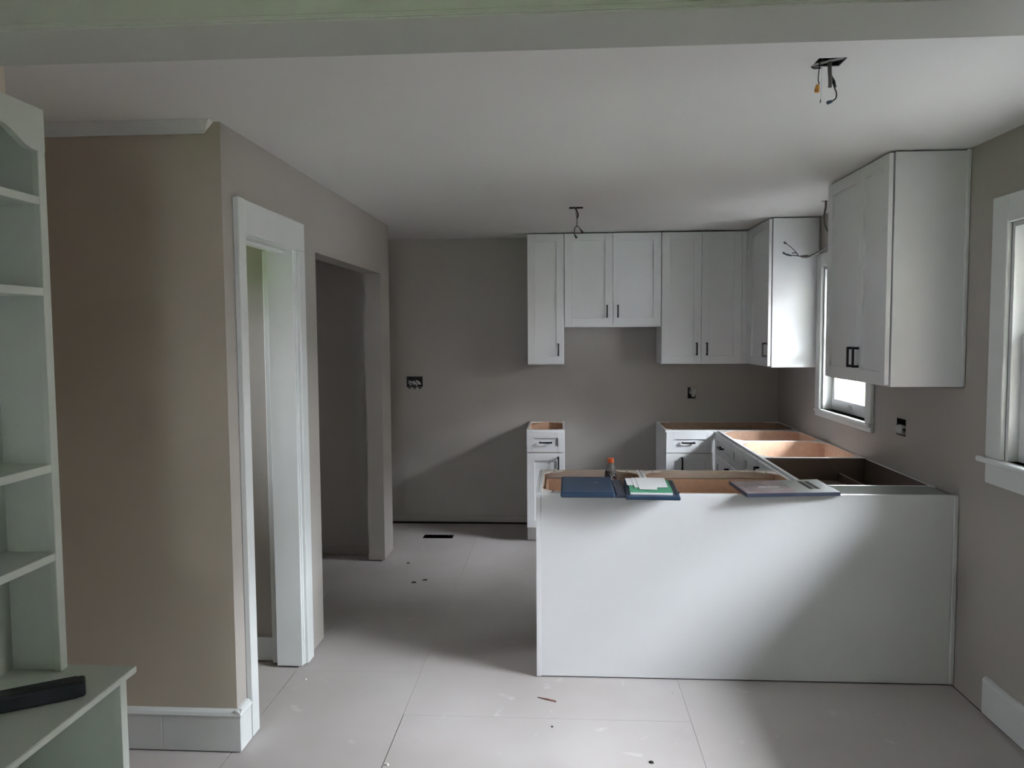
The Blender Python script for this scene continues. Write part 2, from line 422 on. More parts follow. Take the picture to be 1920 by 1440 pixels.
# crown moulding with a broken end
cr = [(YL, 2.362), (YL - 0.008, 2.362), (YL - 0.014, 2.370), (YL - 0.030, 2.382), (YL - 0.042, 2.394), (YL - 0.05, ZC - .001), (YL, ZC - .001)]
t1 = structure('trim_1', 'white crown moulding on the taupe wall, cut short at the corner', 'trim', (-2.1, YL, 2.36))
MB().prism(cr, 'x', -3.0, -1.325).build('crown', TRIMW, t1)
m_ = MB()
bm = m_.bm
ends = [(-1.325, 0.0), (-1.318, 0.0), (-1.312, 0.0), (-1.302, 0.0), (-1.292, 0.0), (-1.283, 0.0), (-1.289, 0.0)]
A = [bm.verts.new((-1.325, p[0], p[1])) for p in cr]; B = [bm.verts.new((e[0], p[0], p[1])) for e, p in zip(ends, cr)]
bm.faces.new(A); bm.faces.new(B[::-1])
for i in range(len(cr)): bm.faces.new((A[i], B[i], B[(i + 1) % len(cr)], A[(i + 1) % len(cr)]))
m_.build('broken_end', CHIPM, t1)

# cased doorway in the left wall
d1 = structure('door_1', 'white cased doorway without a door in the greige wall', 'doorway', (XL, 3.33, 0))
jx0, jx1 = XL - TH - 0.006, XL + 0.004
MB().box(jx0, jx1, DOOR[1] - 0.022, DOOR[1], 0.012, DOOR[3], bev=0.0015).build('jamb', TRIMW, d1)
MB().box(jx0, jx1, DOOR[0], DOOR[0] + 0.02, 0.012, DOOR[3], bev=0.0015).build('jamb', TRIMW, d1)
MB().box(jx0, jx1, DOOR[0] + 0.02, DOOR[1] - 0.022, DOOR[3] - 0.022, DOOR[3], bev=0.0015).build('head_jamb', TRIMW, d1)
MB().box(XL - 0.075, XL - 0.04, DOOR[0] + .02, DOOR[1] - 0.022, DOOR[3] - .034, DOOR[3] - 0.022, bev=0.001).build('door_stop', TRIMW, d1)
def casing(y0, y1, z0, z1, x0, x1, nm='casing'):
    return MB().box(x0, x1, y0, y1, z0, z1, bev=0.003).build(nm, TRIMW, d1)
casing(2.966, 3.032, 0.006, 2.148, XL, XL + 0.024)
casing(3.650, 3.735, 0.012, 2.012, XL, XL + 0.024)
casing(3.032, 3.735, 2.012, 2.146, XL, XL + 0.024, 'head_casing')
casing(3.636, 3.650, 0.012, 2.012, XL, XL + 0.010, 'inner_bead')
casing(3.648, 3.695, 0.012, 2.012, XL - TH - 0.04, XL - TH, 'back_casing')

# ------------------------------------------------------------------ windows
def window_right(n, w, label, cw=0.10, glass_x=0.075, two=False, apron=0.10, ext=0.05, nose=0.05):
    y0, y1, z0, z1 = w
    r = structure('window_%d' % n, label, 'window', (XR, (y0 + y1) / 2, z0))
    B = lambda nm, *a, bev=0.003, m=TRIMW, p=r: MB().box(*a, bev=bev).build(nm, m, p)
    B('casing', XR - 0.02, XR, y1, y1 + cw, z0 - 0.0, z1 + cw)
    B('casing', XR - 0.02, XR, y0 - cw, y0, z0 - 0.0, z1 + cw)
    B('head_casing', XR - 0.02, XR, y0, y1, z1, z1 + cw)
    B('window_stool', XR - nose, WX1 - .03, y0 - cw - ext, y1 + cw + ext * .8, z0 - 0.022, z0, bev=0.005)
    B('apron', XR - 0.018, XR, y0 - cw, y1 + cw, z0 - 0.022 - apron, z0 - 0.022)
    B('side_jamb', XR, WX1, y1 - 0.02, y1, z0, z1, bev=0.001)
    B('side_jamb', XR, WX1, y0, y0 + 0.02, z0, z1, bev=0.001)
    B('head_jamb', XR, WX1, y0 + .02, y1 - .02, z1 - 0.02, z1, bev=0.001)
    a, b = y0 + 0.02, y1 - 0.02; zm = (z0 + z1) / 2 + 0.02
    for nm, zz0, zz1, gx, br in (('lower_sash', z0, zm + .015, glass_x, 0.075), ('upper_sash', zm - 0.015, z1 - .02, glass_x + 0.032, 0.045)):
        x0, x1 = XR + gx - 0.015, XR + gx + 0.015
        m_ = MB()
        m_.box(x0, x1, a, b, zz0, zz0 + br, bev=.002).box(x0, x1, a, b, zz1 - 0.04, zz1, bev=.002)
        m_.box(x0, x1, a, a + 0.045, zz0 + br, zz1 - .04, bev=.002).box(x0, x1, b - 0.045, b, zz0 + br, zz1 - .04, bev=.002)
        s = m_.build(nm, SASHW, r)
        MB().box(XR + gx - .002, XR + gx + .002, a + .04, b - .04, zz0 + br - .004, zz1 - .036).build('pane', GLASS, s)
        if nm == 'lower_sash':
            yc = (a + b) / 2 + 0.045
            MB().box(x0 - 0.010, x0, yc - .045, yc + .045, zz0 + .034, zz0 + .039, bev=.001).box(x0 - .004, x0, yc - .03, yc + .03, zz0 + .030, zz0 + .056, bev=.001).build('sash_lift', BRASS, s)
    return r
window_right(1, W1, 'white kitchen window partly hidden behind the tall wall cabinet', cw=0.09, apron=0.03, ext=0.0, nose=0.028)
window_right(2, W2, 'white cased side window beside the peninsula', cw=0.11, apron=0.085, glass_x=0.055, nose=0.04)
def window_front():
    x0, x1, z0, z1 = W4
    r = structure('window_3', 'white cased window in the front wall', 'window', ((x0 + x1) / 2, YF, z0))
    B = lambda nm, *a: MB().box(*a, bev=.003).build(nm, TRIMW, r)
    B('casing', x0 - .1, x0, YF, YF + .02, z0, z1 + .1); B('casing', x1, x1 + .1, YF, YF + .02, z0, z1 + .1)
    B('head_casing', x0, x1, YF, YF + .02, z1, z1 + .1); B('window_stool', x0 - .12, x1 + .12, YF - .1, YF + .05, z0 - .022, z0)
    m_ = MB()
    xm = (x0 + x1) / 2
    for a, b in ((x0, x0 + .05), (xm - .04, xm + .04), (x1 - .05, x1)): m_.box(a, b, YF - .1, YF - .06, z0, z1)
    for a, b in ((z0, z0 + .07), ((z0 + z1) / 2 - .02, (z0 + z1) / 2 + .02), (z1 - .05, z1)): m_.box(x0, x1, YF - .099, YF - .061, a, b)
    s = m_.build('sash', SASHW, r)
    for a, b in ((x0 + .05, xm - .04), (xm + .04, x1 - .05)):
        MB().box(a, b, YF - .082, YF - .078, z0 + .07, z1 - .05).build('pane', GLASS, s)
window_front()
w4 = structure('window_4', 'small white window in the room behind the cased doorway', 'window', (-2.4, 3.36, 1.50))
m_ = MB()
for a, b in ((W5[0], W5[0] + .04), (W5[1] - .04, W5[1])): m_.box(-2.48, -2.44, a, b, W5[2], W5[3])
for a, b in ((W5[2], W5[2] + .06), (W5[3] - .05, W5[3])): m_.box(-2.48, -2.44, W5[0] + .04, W5[1] - .04, a, b)
sw4 = m_.build('sash', SASHW, w4)
MB().box(-2.462, -2.458, W5[0] + .04, W5[1] - .04, W5[2] + .06, W5[3] - .05).build('pane', GLASS, sw4)
MB().box(-2.44, -2.38, W5[0] - .05, W5[1] + .05, W5[2] - .022, W5[2], bev=.003).build('window_stool', TRIMW, w4)

# ------------------------------------------------------------------ cabinets
def shaker(m_, F, u0, u1, z0, z1, v0=-0.020, v1=0.0, fr=0.058, rec=0.012):
    """shaker slab: frame proud, panel recessed; F maps (u,v,z) -> world; v is depth into the cabinet"""
    def bx(a, b, c, d, e, f, bev=0.0):
        p, q = F(a, c, e), F(b, d, f)
        m_.box(p[0], q[0], p[1], q[1], p[2], q[2], bev=bev)
    bx(u0, u0 + fr, v0, v1, z0, z1, .0012); bx(u1 - fr, u1, v0, v1, z0, z1, .0012)
    bx(u0 + fr, u1 - fr, v0, v1, z0, z0 + fr, .0012); bx(u0 + fr, u1 - fr, v0, v1, z1 - fr, z1, .0012)
    bx(u0 + fr - .004, u1 - fr + .004, v0 + rec, v1 - .003, z0 + fr - .004, z1 - fr + .004)
def pull(F, u, z, vert, parent, L=0.100, v0=-0.020, st=0.032, w=0.0120):
    m_ = MB()
    def bx(a, b, c, d, e, f):
        p, q = F(a, c, e), F(b, d, f); m_.box(p[0], q[0], p[1], q[1], p[2], q[2], bev=.001)
    h = w / 2
    if vert:
        bx(u - h, u + h, v0 - st, v0 - st + w * .8, z - L / 2, z + L / 2)
        for s in (z - L / 2, z + L / 2 - w): bx(u - h, u + h, v0 - st + w * .8, v0, s, s + w)
    else:
        bx(u - L / 2, u + L / 2, v0 - st, v0 - st + w * .8, z - h, z + h)
        for s in (u - L / 2, u + L / 2 - w): bx(s, s + w, v0 - st + w * .8, v0, z - h, z + h)
    return m_.build('handle', BLACK, parent)

def fbox(F, nm, mats, parent, u0, u1, v0, v1, z0, z1, bev=.0008, inner=None):
    p, q = F(u0, v0, z0), F(u1, v1, z1)
    fm = None
    if inner:
        a, b = F(0, 0, 0), F(*{'+u': (1, 0, 0), '-u': (-1, 0, 0), '+v': (0, 1, 0), '-v': (0, -1, 0), '+z': (0, 0, 1)}[inner])
        d = [b[i] - a[i] for i in range(3)]; k = max(range(3), key=lambda i: abs(d[i]))
        fm = {('+' if d[k] > 0 else '-') + 'xyz'[k]: 1}
    return MB().box(p[0], q[0], p[1], q[1], p[2], q[2], bev=bev, fm=fm).build(nm, mats, parent)

def base_box(F, u0, u1, D, name, label, loc, inner_mat=MDF, brackets=True, rail=CABW, depth_floor=0.114, group='open-topped base cabinets', sides=(True, True)):
    """open-topped base cabinet: sides, back, bottom, front rail, toe kick and corner brackets"""
    r = thing(name, label, 'cabinet', loc, group)
    t = 0.016
    W = [CABW, inner_mat]
    if sides[0]: fbox(F, 'side_panel', W, r, u0, u0 + t, 0.0, D, 0.114, HB, inner='+u')
    if sides[1]: fbox(F, 'side_panel', W, r, u1 - t, u1, 0.0, D, 0.114, HB, inner='-u')
    fbox(F, 'rear_panel', W, r, u0 + t, u1 - t, D - 0.012, D, 0.114, HB - .004, inner='-v')
    fbox(F, 'bottom_panel', [inner_mat], r, u0 + t, u1 - t, 0.0, D - .012, 0.114, 0.130)
    fbox(F, 'front_rail', [rail, rail], r, u0 + t, u1 - t, 0.0, 0.018, HB - 0.04, HB)
    fbox(F, 'toe_kick', [CABW], r, u0, u1, 0.07, 0.085, 0.003, 0.114)
    for s in (u0 + .01, u1 - .026): fbox(F, 'foot_panel', [CABW], r, s, s + .016, 0.085, D, 0.0, 0.114)
    if brackets:
        for uu, su in ((u0 + t, 1), (u1 - t, -1)):
            p = MB()
            for v0_, sv in ((0.018, 1), (D - .012, -1)):
                p = MB()
                poly = [(uu, v0_), (uu + su * 0.100, v0_), (uu + su * 0.070, v0_ + sv * .030), (uu + su * .03, v0_ + sv * .045), (uu, v0_ + sv * 0.085)]
                pts = [F(a, b, 0)[:2] for a, b in poly]
                p.prism(pts, 'z', HB - 0.007, HB - .002)
                b = p.build('corner_bracket', BRACK, r)
                c = F(uu + su * .050, v0_ + sv * 0.020, 0)
                MB().lathe(c[0], c[1], [(0.006, HB - .0025), (0.006, HB - .0008)], 8).build('screw', BLACK, b)
    return r
def front_part(F, r, nm, u0, u1, z0, z1, handle=None, fr=0.058):
    m_ = MB(); shaker(m_, F, u0, u1, z0, z1, fr=fr)
    d = m_.build(nm, CABW, r)
    if handle: pull(F, handle[0], handle[1], handle[2], d)
    return d

# --- base cabinets on the back wall
FB = lambda u, v, z: (u, 5.950 + v, z)
DB = YB - 5.950 - 0.004
c = base_box(FB, -0.275, 0.017, DB, 'base_cabinet', 'narrow white base cabinet with one drawer standing alone against the back wall', (-0.13, 6.2, 0), inner_mat=MDF)
front_part(FB, c, 'drawer_front', -0.272, 0.014, 0.705, 0.862, ((-0.129), 0.783, False), fr=0.048)
front_part(FB, c, 'door', -0.272, 0.014, 0.122, 0.699, (-0.032, 0.625, True))
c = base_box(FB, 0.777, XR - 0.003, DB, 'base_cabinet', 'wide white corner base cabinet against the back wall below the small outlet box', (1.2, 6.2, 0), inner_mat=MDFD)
front_part(FB, c, 'drawer_front', 0.782, 1.135, 0.705, 0.862, (0.945, 0.783, False), fr=0.055)
front_part(FB, c, 'door', 0.782, 1.135, 0.122, 0.699, (0.90, 0.625, True))

fbox(FB, 'corner_filler', [CABW], c, 1.137, 1.160, -0.018, 0.0, 0.122, 0.866)
# --- run of base cabinets along the right wall (fronts face the kitchen)
FR = lambda u, v, z: (1.163 + v, u, z)
DR = XR - 1.163 - 0.004
c = base_box(FR, 5.356, 5.925, DR, 'base_cabinet', 'white base cabinet with a drawer next to the back corner of the run', (1.47, 5.64, 0))
front_part(FR, c, 'drawer_front', 5.36, 5.90, 0.705, 0.862, (5.645, 0.783, False), fr=0.05)
front_part(FR, c, 'door', 5.36, 5.90, 0.122, 0.699, (5.42, 0.625, True))
c = base_box(FR, 4.654, 5.353, DR, 'base_cabinet', 'white sink base cabinet with open top under the kitchen window', (1.47, 5.0, 0))
front_part(FR, c, 'false_drawer_front', 4.658, 5.002, 0.705, 0.862, fr=0.05); front_part(FR, c, 'false_drawer_front', 5.006, 5.349, 0.705, 0.862, fr=0.05)
front_part(FR, c, 'door', 4.658, 5.002, 0.122, 0.699, (4.95, 0.625, True)); front_part(FR, c, 'door', 5.006, 5.349, 0.122, 0.699, (5.06, 0.625, True))
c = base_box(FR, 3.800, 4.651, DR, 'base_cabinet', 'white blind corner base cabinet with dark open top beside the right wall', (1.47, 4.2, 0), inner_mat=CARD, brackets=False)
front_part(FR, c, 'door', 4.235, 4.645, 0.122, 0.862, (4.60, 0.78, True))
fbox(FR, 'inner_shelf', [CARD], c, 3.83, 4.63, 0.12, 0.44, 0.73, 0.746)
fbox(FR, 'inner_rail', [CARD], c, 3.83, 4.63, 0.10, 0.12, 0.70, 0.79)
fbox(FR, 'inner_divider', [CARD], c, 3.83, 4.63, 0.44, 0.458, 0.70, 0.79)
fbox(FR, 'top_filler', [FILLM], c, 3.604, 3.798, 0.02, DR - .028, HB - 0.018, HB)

# --- peninsula cabinets (fronts face the kitchen, backs covered by one big panel)
FP = lambda u, v, z: (u, 4.205 - v, z)
DP = 4.205 - YP - 0.020
c1 = base_box(FP, -0.112, 0.408, DP, 'base_cabinet', 'peninsula base cabinet at the open end holding a bottle', (0.15, 3.9, 0), rail=WOODE)
front_part(FP, c1, 'drawer_front', -0.108, 0.404, 0.705, 0.862, (0.148, 0.783, False), fr=0.05)
front_part(FP, c1, 'door', -0.108, 0.404, 0.122, 0.699, (0.35, 0.6, True))
# the drawer box inside the end cabinet
fbox(FP, 'drawer_inner_front', [MDF], c1, -0.087, 0.384, 0.0185, 0.030, 0.745, 0.832)
dr = fbox(FP, 'drawer_bottom', [MDF], c1, -0.075, 0.372, 0.03, 0.52, 0.752, 0.760)
for a in ((-0.087, -0.075, 0.03, 0.53), (0.372, 0.384, 0.03, 0.53)): fbox(FP, 'drawer_side', [MDF], c1, a[0], a[1], a[2], a[3], 0.745, 0.828)
fbox(FP, 'drawer_back', [MDF], c1, -0.075, 0.372, 0.518, 0.53, 0.745, 0.82)
c2 = base_box(FP, 0.412, 1.138, DP, 'base_cabinet', 'peninsula base cabinet below the flat printed box', (0.78, 3.9, 0), rail=WOODE)
front_part(FP, c2, 'drawer_front', 0.416, 1.134, 0.705, 0.862, (0.775, 0.783, False), fr=0.05)
for a, b, h in ((0.416, 0.773, 0.72), (0.777, 1.134, 0.83)):
    front_part(FP, c2, 'door', a, b, 0.122, 0.699, (h, 0.6, True))
a, b = 0.44, 1.11
fbox(FP, 'drawer_bottom', [MDF], c2, a, b, 0.03, 0.52, 0.752, 0.760)
fbox(FP, 'drawer_inner_front', [MDF], c2, a, b, 0.0185, 0.030, 0.745, 0.834)
for s_ in (a, b - .012): fbox(FP, 'drawer_side', [MDF], c2, s_, s_ + .012, 0.03, 0.52, 0.76, 0.828)
for u in (0.585, 0.645): 
    MB().tube([(u, 4.1755, 0.793), (u, 4.1735, 0.793)], .004, 8).build('drawer_screw', WOODE, c2)
# big back panel with corner strips
pn = thing('peninsula_panel', 'wide plain white panel covering the back of the peninsula', 'panel', (0.82, YP, 0))
MB().box(-0.100, XR - 0.022, YP, YP + 0.016, 0.006, HB, bev=0.001).build('panel_board', CABW, pn)
MB().box(-0.124, -0.101, YP - 0.004, YP + 0.016, 0.004, HB, bev=0.002).build('corner_strip', CABW, pn)
MB().box(XR - 0.021, XR - 0.001, YP - 0.006, YP + 0.012, 0.006, HB, bev=0.003).build('scribe_strip', CABW, pn)
MB().box(-0.124, -0.1125, YP + .016, 4.19, 0.004, HB - .001, bev=0.001).build('end_panel', CABW, pn)

# --- wall cabinets on the back wall
ZT, ZU, ZM = 2.396, 1.365, 1.660
FU = lambda u, v, z: (u, 6.236 + v, z)
DU = YB - 6.236 - 0.003
def wall_box(F, u0, u1, D, z0, z1, label, loc, gap=0.0):
    r = thing('wall_cabinet', label, 'cabinet', loc, 'white shaker wall cabinets')
    fbox(F, 'cabinet_body', [CABW], r, u0, u1, gap, D, z0, z1, bev=.0015)
    return r
c = wall_box(FU, -0.275, 0.0145, DU, ZU, ZT, 'narrow single-door white wall cabinet at the free end of the back row', (-0.13, 6.4, ZU))
front_part(FU, c, 'door', -0.274, 0.0135, ZU + .010, ZT - .004, (-0.031, 1.483, True))
c = wall_box(FU, 0.017, 0.7745, DU, ZM, ZT, 'short two-door white wall cabinet above the range gap', (0.4, 6.4, ZM))
front_part(FU, c, 'door', 0.020, 0.3955, ZM + .012, ZT - .004, (0.351, 1.783, True))
front_part(FU, c, 'door', 0.3985, 0.772, ZM + .012, ZT - .004, (0.436, 1.783, True))
c = wall_box(FU, 0.777, 1.449, DU, ZU, ZT, 'tall two-door white wall cabinet beside the inside corner', (1.1, 6.4, ZU))
front_part(FU, c, 'door', 0.779, 1.0845, ZU + .010, ZT - .004, (1.05, 1.483, True))
front_part(FU, c, 'door', 1.0875, 1.395, ZU + .010, ZT - .004, (1.128, 1.483, True))
fbox(FU, 'corner_filler', [CABW], c, 1.397, 1.447, -0.018, 0.0, ZU + .008, ZT - .004)
FW = lambda u, v, z: (1.450 + v, u, z)
DW = XR - 1.450 - 0.003
c = wall_box(FW, 5.562, 6.234, DW, ZU, ZT, 'white corner wall cabinet on the right wall beyond the kitchen window', (1.6, 5.9, ZU), gap=0.007)
front_part(FW, c, 'door', 5.564, 6.10, ZU + .008, ZT - .004, (5.592, 1.488, True))
fbox(FW, 'corner_filler', [CABW], c, 6.102, 6.212, -0.018, 0.007, ZU + .008, ZT - .004)
c = wall_box(FW, 3.574, 4.360, DW, ZU, ZT, 'big white two-door wall cabinet on the right wall between the two windows', (1.6, 3.95, ZU), gap=0.007)
front_part(FW, c, 'door', 3.575, 3.9155, ZU + .008, ZT - .004, (3.882, 1.488, True))
front_part(FW, c, 'door', 3.9185, 4.358, ZU + .008, ZT - .004, (3.952, 1.488, True))
MB().box(XR - 0.018, XR - .001, 3.560, 3.573, ZU + .002, ZT + .004, bev=.003).build('scribe_moulding', CABW, c)

# ------------------------------------------------------------------ built-in bookcase and its base
bc = thing('bookcase', 'white built-in bookcase with scalloped top rail above a counter', 'bookcase', (-1.35, 1.4, 0.755))
BX0, BXF, BY0, BY1, BZ0, BZ1 = XFL + 0.002, -1.285, 0.86, 1.90, 0.757, 2.176
MB().box(BX0, BX0 + 0.008, BY0 + .016, BY1 - .016, BZ0, BZ1 - .016).build('back_panel', BOOKW, bc)
MB().box(BX0, BXF - .018, BY1 - .016, BY1, BZ0, BZ1, bev=.001).build('side_panel', BOOKW, bc)
MB().box(BX0, BXF - .018, BY0, BY0 + .016, BZ0, BZ1, bev=.001).build('side_panel', BOOKW, bc)
MB().box(BX0, BXF - .018, BY0 + .016, BY1 - .016, BZ1 - .016, BZ1, bev=.001).build('top_panel', BOOKW, bc)
MB().box(BXF - .018, BXF, BY1 - 0.026, BY1 + .002, BZ0, BZ1 - .1, bev=.0015).build('face_stile', BOOKW, bc)
MB().box(BXF - .018, BXF, BY0 - .002, BY0 + 0.026, BZ0, BZ1 - .1, bev=.0015).build('face_stile', BOOKW, bc)
# scalloped rail: ogee ends rising to a flat middle
def ogee(y, e, s):
    t = min(1.0, max(0.0, (abs(y - e) - .012) / 0.115)); t = t * t * (3 - 2 * t)
    return 2.070 + 0.040 * t
ys = [BY0 - .002 + i * (BY1 - BY0 + .004) / 60 for i in range(61)]
poly = [(BY0 - .002, BZ1), (BY0 - .002, BZ1 - .1)]
low = []
for y in ys:
    e = BY1 - .026 if y > (BY0 + BY1) / 2 else BY0 + .026
    inside = BY0 + .026 <= y <= BY1 - .026
    low.append((y, ogee(y, e, 1) if inside else 2.072))
m_ = MB()
A = [(p[0], p[1]) for p in low]
for (ya, za), (yb, zb) in zip(A, A[1:]):
    m_.prism([(ya, za), (yb, zb), (yb, BZ1), (ya, BZ1)], 'x', BXF - .018, BXF)
bmesh.ops.remove_doubles(m_.bm, verts=m_.bm.verts, dist=1e-5)
seen = {}
for f in list(m_.bm.faces):
    k = tuple(sorted(v.index for v in f.verts))
    k = tuple(sorted(tuple(round(c, 5) for c in v.co) for v in f.verts)); seen.setdefault(k, []).append(f)
bmesh.ops.delete(m_.bm, geom=[f for fs in seen.values() if len(fs) > 1 for f in fs], context='FACES')
m_.build('scalloped_rail', BOOKW, bc)
for z in (1.960, 1.736, 1.293, 1.066):
    MB().box(BX0 + .008, BXF - .002, BY0 + .016, BY1 - .016, z - 0.020, z, bev=.001).build('shelf', BOOKW, bc)

bcb = thing('counter_cabinet', 'white counter-topped open shelf unit under the bookcase', 'cabinet', (-1.28, 1.4, 0))
MB().box(XFL + .002, -1.112, 0.80, 1.925, 0.737, 0.755, bev=.004, seg=2).build('counter_top', BOOKW, bcb)
for a, b in ((0.84, 0.858), (1.887, 1.905)): MB().box(XFL + .002, -1.150, a, b, 0.0, 0.737).build('side_panel', BOOKW, bcb)
MB().box(XFL + .002, XFL + .010, 0.858, 1.887, 0.0, 0.737).build('back_panel', BOOKW, bcb)
for z in (0.06, 0.40): MB().box(XFL + .010, -1.152, 0.858, 1.887, z, z + .018).build('shelf', BOOKW, bcb)
MB().box(-1.150, -1.132, 1.879, 1.907, 0.0, 0.737, bev=.001).build('face_stile', BOOKW, bcb)
MB().box(-1.150, -1.132, 0.838, 0.866, 0.0, 0.737, bev=.001).build('face_stile', BOOKW, bcb)
MB().box(-1.150, -1.132, 0.866, 1.879, 0.0, 0.078, bev=.001).build('bottom_rail', BOOKW, bcb)

# long black bar lying on the counter
d = Vector((-0.140, -0.092, 0)).normalized()
ang = math.atan2(d.y, d.x)
xf = Matrix.Translation((-1.152, 1.762, 0.7555)) @ Matrix.Rotation(ang, 4, 'Z')
br = thing('tool_case', 'long black plastic case lying on the bookcase counter', 'case', (-1.2, 1.72, 0.7555))
L_ = 0.235
MB().box(0.010, L_, -0.025, 0.025, 0.0, 0.040, bev=.007, seg=3).build('case_body', BARM, br, xf=xf)
MB().box(-0.004, 0.020, -0.0235, 0.0235, 0.001, 0.0385, bev=.007, seg=3).build('end_cap', BARM, br, xf=xf)
MB().box(0.045, 0.12, -0.010, 0.010, 0.0395, 0.0412, bev=.0007).build('raised_panel', BARM, br, xf=xf)

# ------------------------------------------------------------------ electrical rough-ins
def wire(pts, r, nm, m, p, n=8):
    # smooth the poly-line a little (Catmull-Rom)
    P = [Vector(q) for q in pts]; out = []
    for i in range(len(P) - 1):
        p0, p1, p2, p3 = P[max(i - 1, 0)], P[i], P[i + 1], P[min(i + 2, len(P) - 1)]
        for k in range(6):
            t = k / 6
            out.append(0.5 * ((2 * p1) + (-p0 + p2) * t + (2 * p0 - 5 * p1 + 4 * p2 - p3) * t * t + (-p0 + 3 * p1 - 3 * p2 + p3) * t ** 3))
    out.append(P[-1])
    return MB().tube(out, r, n).build(nm, m, p)
def nut(p0, p1, m, parent, r0=0.004, r1=0.0065, nm='wire_nut'):
    a, b = Vector(p0), Vector(p1)
    return MB().tube([a, a.lerp(b, .25), a.lerp(b, .7), b], [r0, r1 * .8, r1, r1 * .85], 10).build(nm, m, parent)

# ceiling box near the beam
e1 = thing('ceiling_box', 'open ceiling electrical box with an orange wire nut hanging above the peninsula', 'electrical box', (0.785, 2.41, ZC), 'open ceiling boxes')
x0, x1, y0, y1 = BX1
MB().box(x0, x1, y0, y1, ZC + .045, ZC + .047).box(x0 + .001, x0 + .003, y0, y1, ZC + .002, ZC + .045).box(x1 - .003, x1 - .001, y0, y1, ZC + .002, ZC + .045).box(x0, x1, y0 + .001, y0 + .003, ZC + .002, ZC + .045).box(x0, x1, y1 - .003, y1 - .001, ZC + .002, ZC + .045).build('box_shell', SUBF, e1)
xfb = Matrix.Translation((0.778, 2.41, ZC + 0.001)) @ Matrix.Rotation(math.radians(-38), 4, 'Z')
MB().box(-0.048, 0.048, -0.009, 0.009, 0, 0.002).build('mounting_bar', GALV, e1, xf=xfb)
MB().tube([(0.744, 2.44, ZC - .002), (0.755, 2.45, ZC - .004), (0.775, 2.452, ZC - .002)], .0022, 6).build('bent_ear', DARKP, e1)
wire([(0.787, 2.41, ZC + .02), (0.787, 2.41, ZC - .02), (0.789, 2.41, ZC - .05), (0.789, 2.411, ZC - .072)], 0.0058, 'threaded_stem', CABLEG, e1, 12)
wire([(0.757, 2.41, ZC + .02), (0.757, 2.41, ZC - .01), (0.755, 2.411, ZC - .045), (0.7565, 2.411, ZC - .056), (0.7575, 2.411, ZC - .060), (0.754, 2.411, ZC - .066)], 0.0016, 'hanging_wire', DARKP, e1)
nut((0.7535, 2.411, ZC - .063), (0.751, 2.411, ZC - .085), NUTO, e1, .0045, .0075)
wire([(0.790, 2.412, ZC - .03), (0.795, 2.412, ZC - .05), (0.803, 2.414, ZC - .072), (0.809, 2.414, ZC - .088), (0.807, 2.414, ZC - .103), (0.796, 2.414, ZC - .111)], 0.0021, 'hanging_wire', DARKP, e1)
MB().tube([(0.793, 2.412, ZC - .040), (0.800, 2.413, ZC - .055), (0.805, 2.414, ZC - .072)], [.003, .0052, .0042], 8).build('tape_wrap', DARKP, e1)
nut((0.797, 2.414, ZC - .111), (0.782, 2.413, ZC - .116), NUTB, e1, .004, .0058)
wire([(0.765, 2.405, ZC + .02), (0.762, 2.404, ZC - .06), (0.7605, 2.404, ZC - .105), (0.760, 2.404, ZC - .118)], [0.0003] * 0 or 0.0005, 'bare_wire', GALV, e1, 5)
MB().tube([(0.7605, 2.404, ZC - .108), (0.7597, 2.404, ZC - .118)], .0014, 6).build('wire_tip', DARKP, e1)

# ceiling box further back
e2 = thing('ceiling_box', 'open ceiling electrical box with dark wires in front of the wall cabinets', 'electrical box', (0.089, 5.02, ZC), 'open ceiling boxes')
x0, x1, y0, y1 = BX2
MB().box(x0, x1, y0, y1, ZC + .045, ZC + .047).box(x0 + .001, x0 + .003, y0, y1, ZC + .002, ZC + .045).box(x1 - .003, x1 - .001, y0, y1, ZC + .002, ZC + .045).box(x0, x1, y0 + .001, y0 + .003, ZC + .002, ZC + .045).box(x0, x1, y1 - .003, y1 - .001, ZC + .002, ZC + .045).build('box_shell', SUBF, e2)
wire([(0.085, 5.02, ZC + .03), (0.087, 5.02, ZC - .005), (0.097, 5.02, ZC - .030), (0.101, 5.02, ZC - .048), (0.094, 5.02, ZC - .066)], 0.005, 'cable_sheath', DARKP, e2)
wire([(0.087, 5.02, ZC - .03), (0.090, 5.02, ZC - .045), (0.095, 5.02, ZC - .06)], 0.002, 'hanging_wire', DARKP, e2)
wire([(0.095, 5.02, ZC - .06), (0.094, 5.02, ZC - .09), (0.094, 5.02, ZC - .115), (0.082, 5.02, ZC - .124), (0.078, 5.02, ZC - .15), (0.079, 5.02, ZC - .17)], 0.0026, 'hanging_wire', DARKP, e2)
wire([(0.094, 5.02, ZC - .113), (0.106, 5.02, ZC - .120), (0.117, 5.02, ZC - .138)], 0.0024, 'hanging_wire', DARKP, e2)
nut((0.079, 5.02, ZC - .168), (0.093, 5.02, ZC - .190), DARKP, e2, .005, .007)
nut((0.115, 5.02, ZC - .135), (0.131, 5.02, ZC - .155), DARKP, e2, .003, .0055)

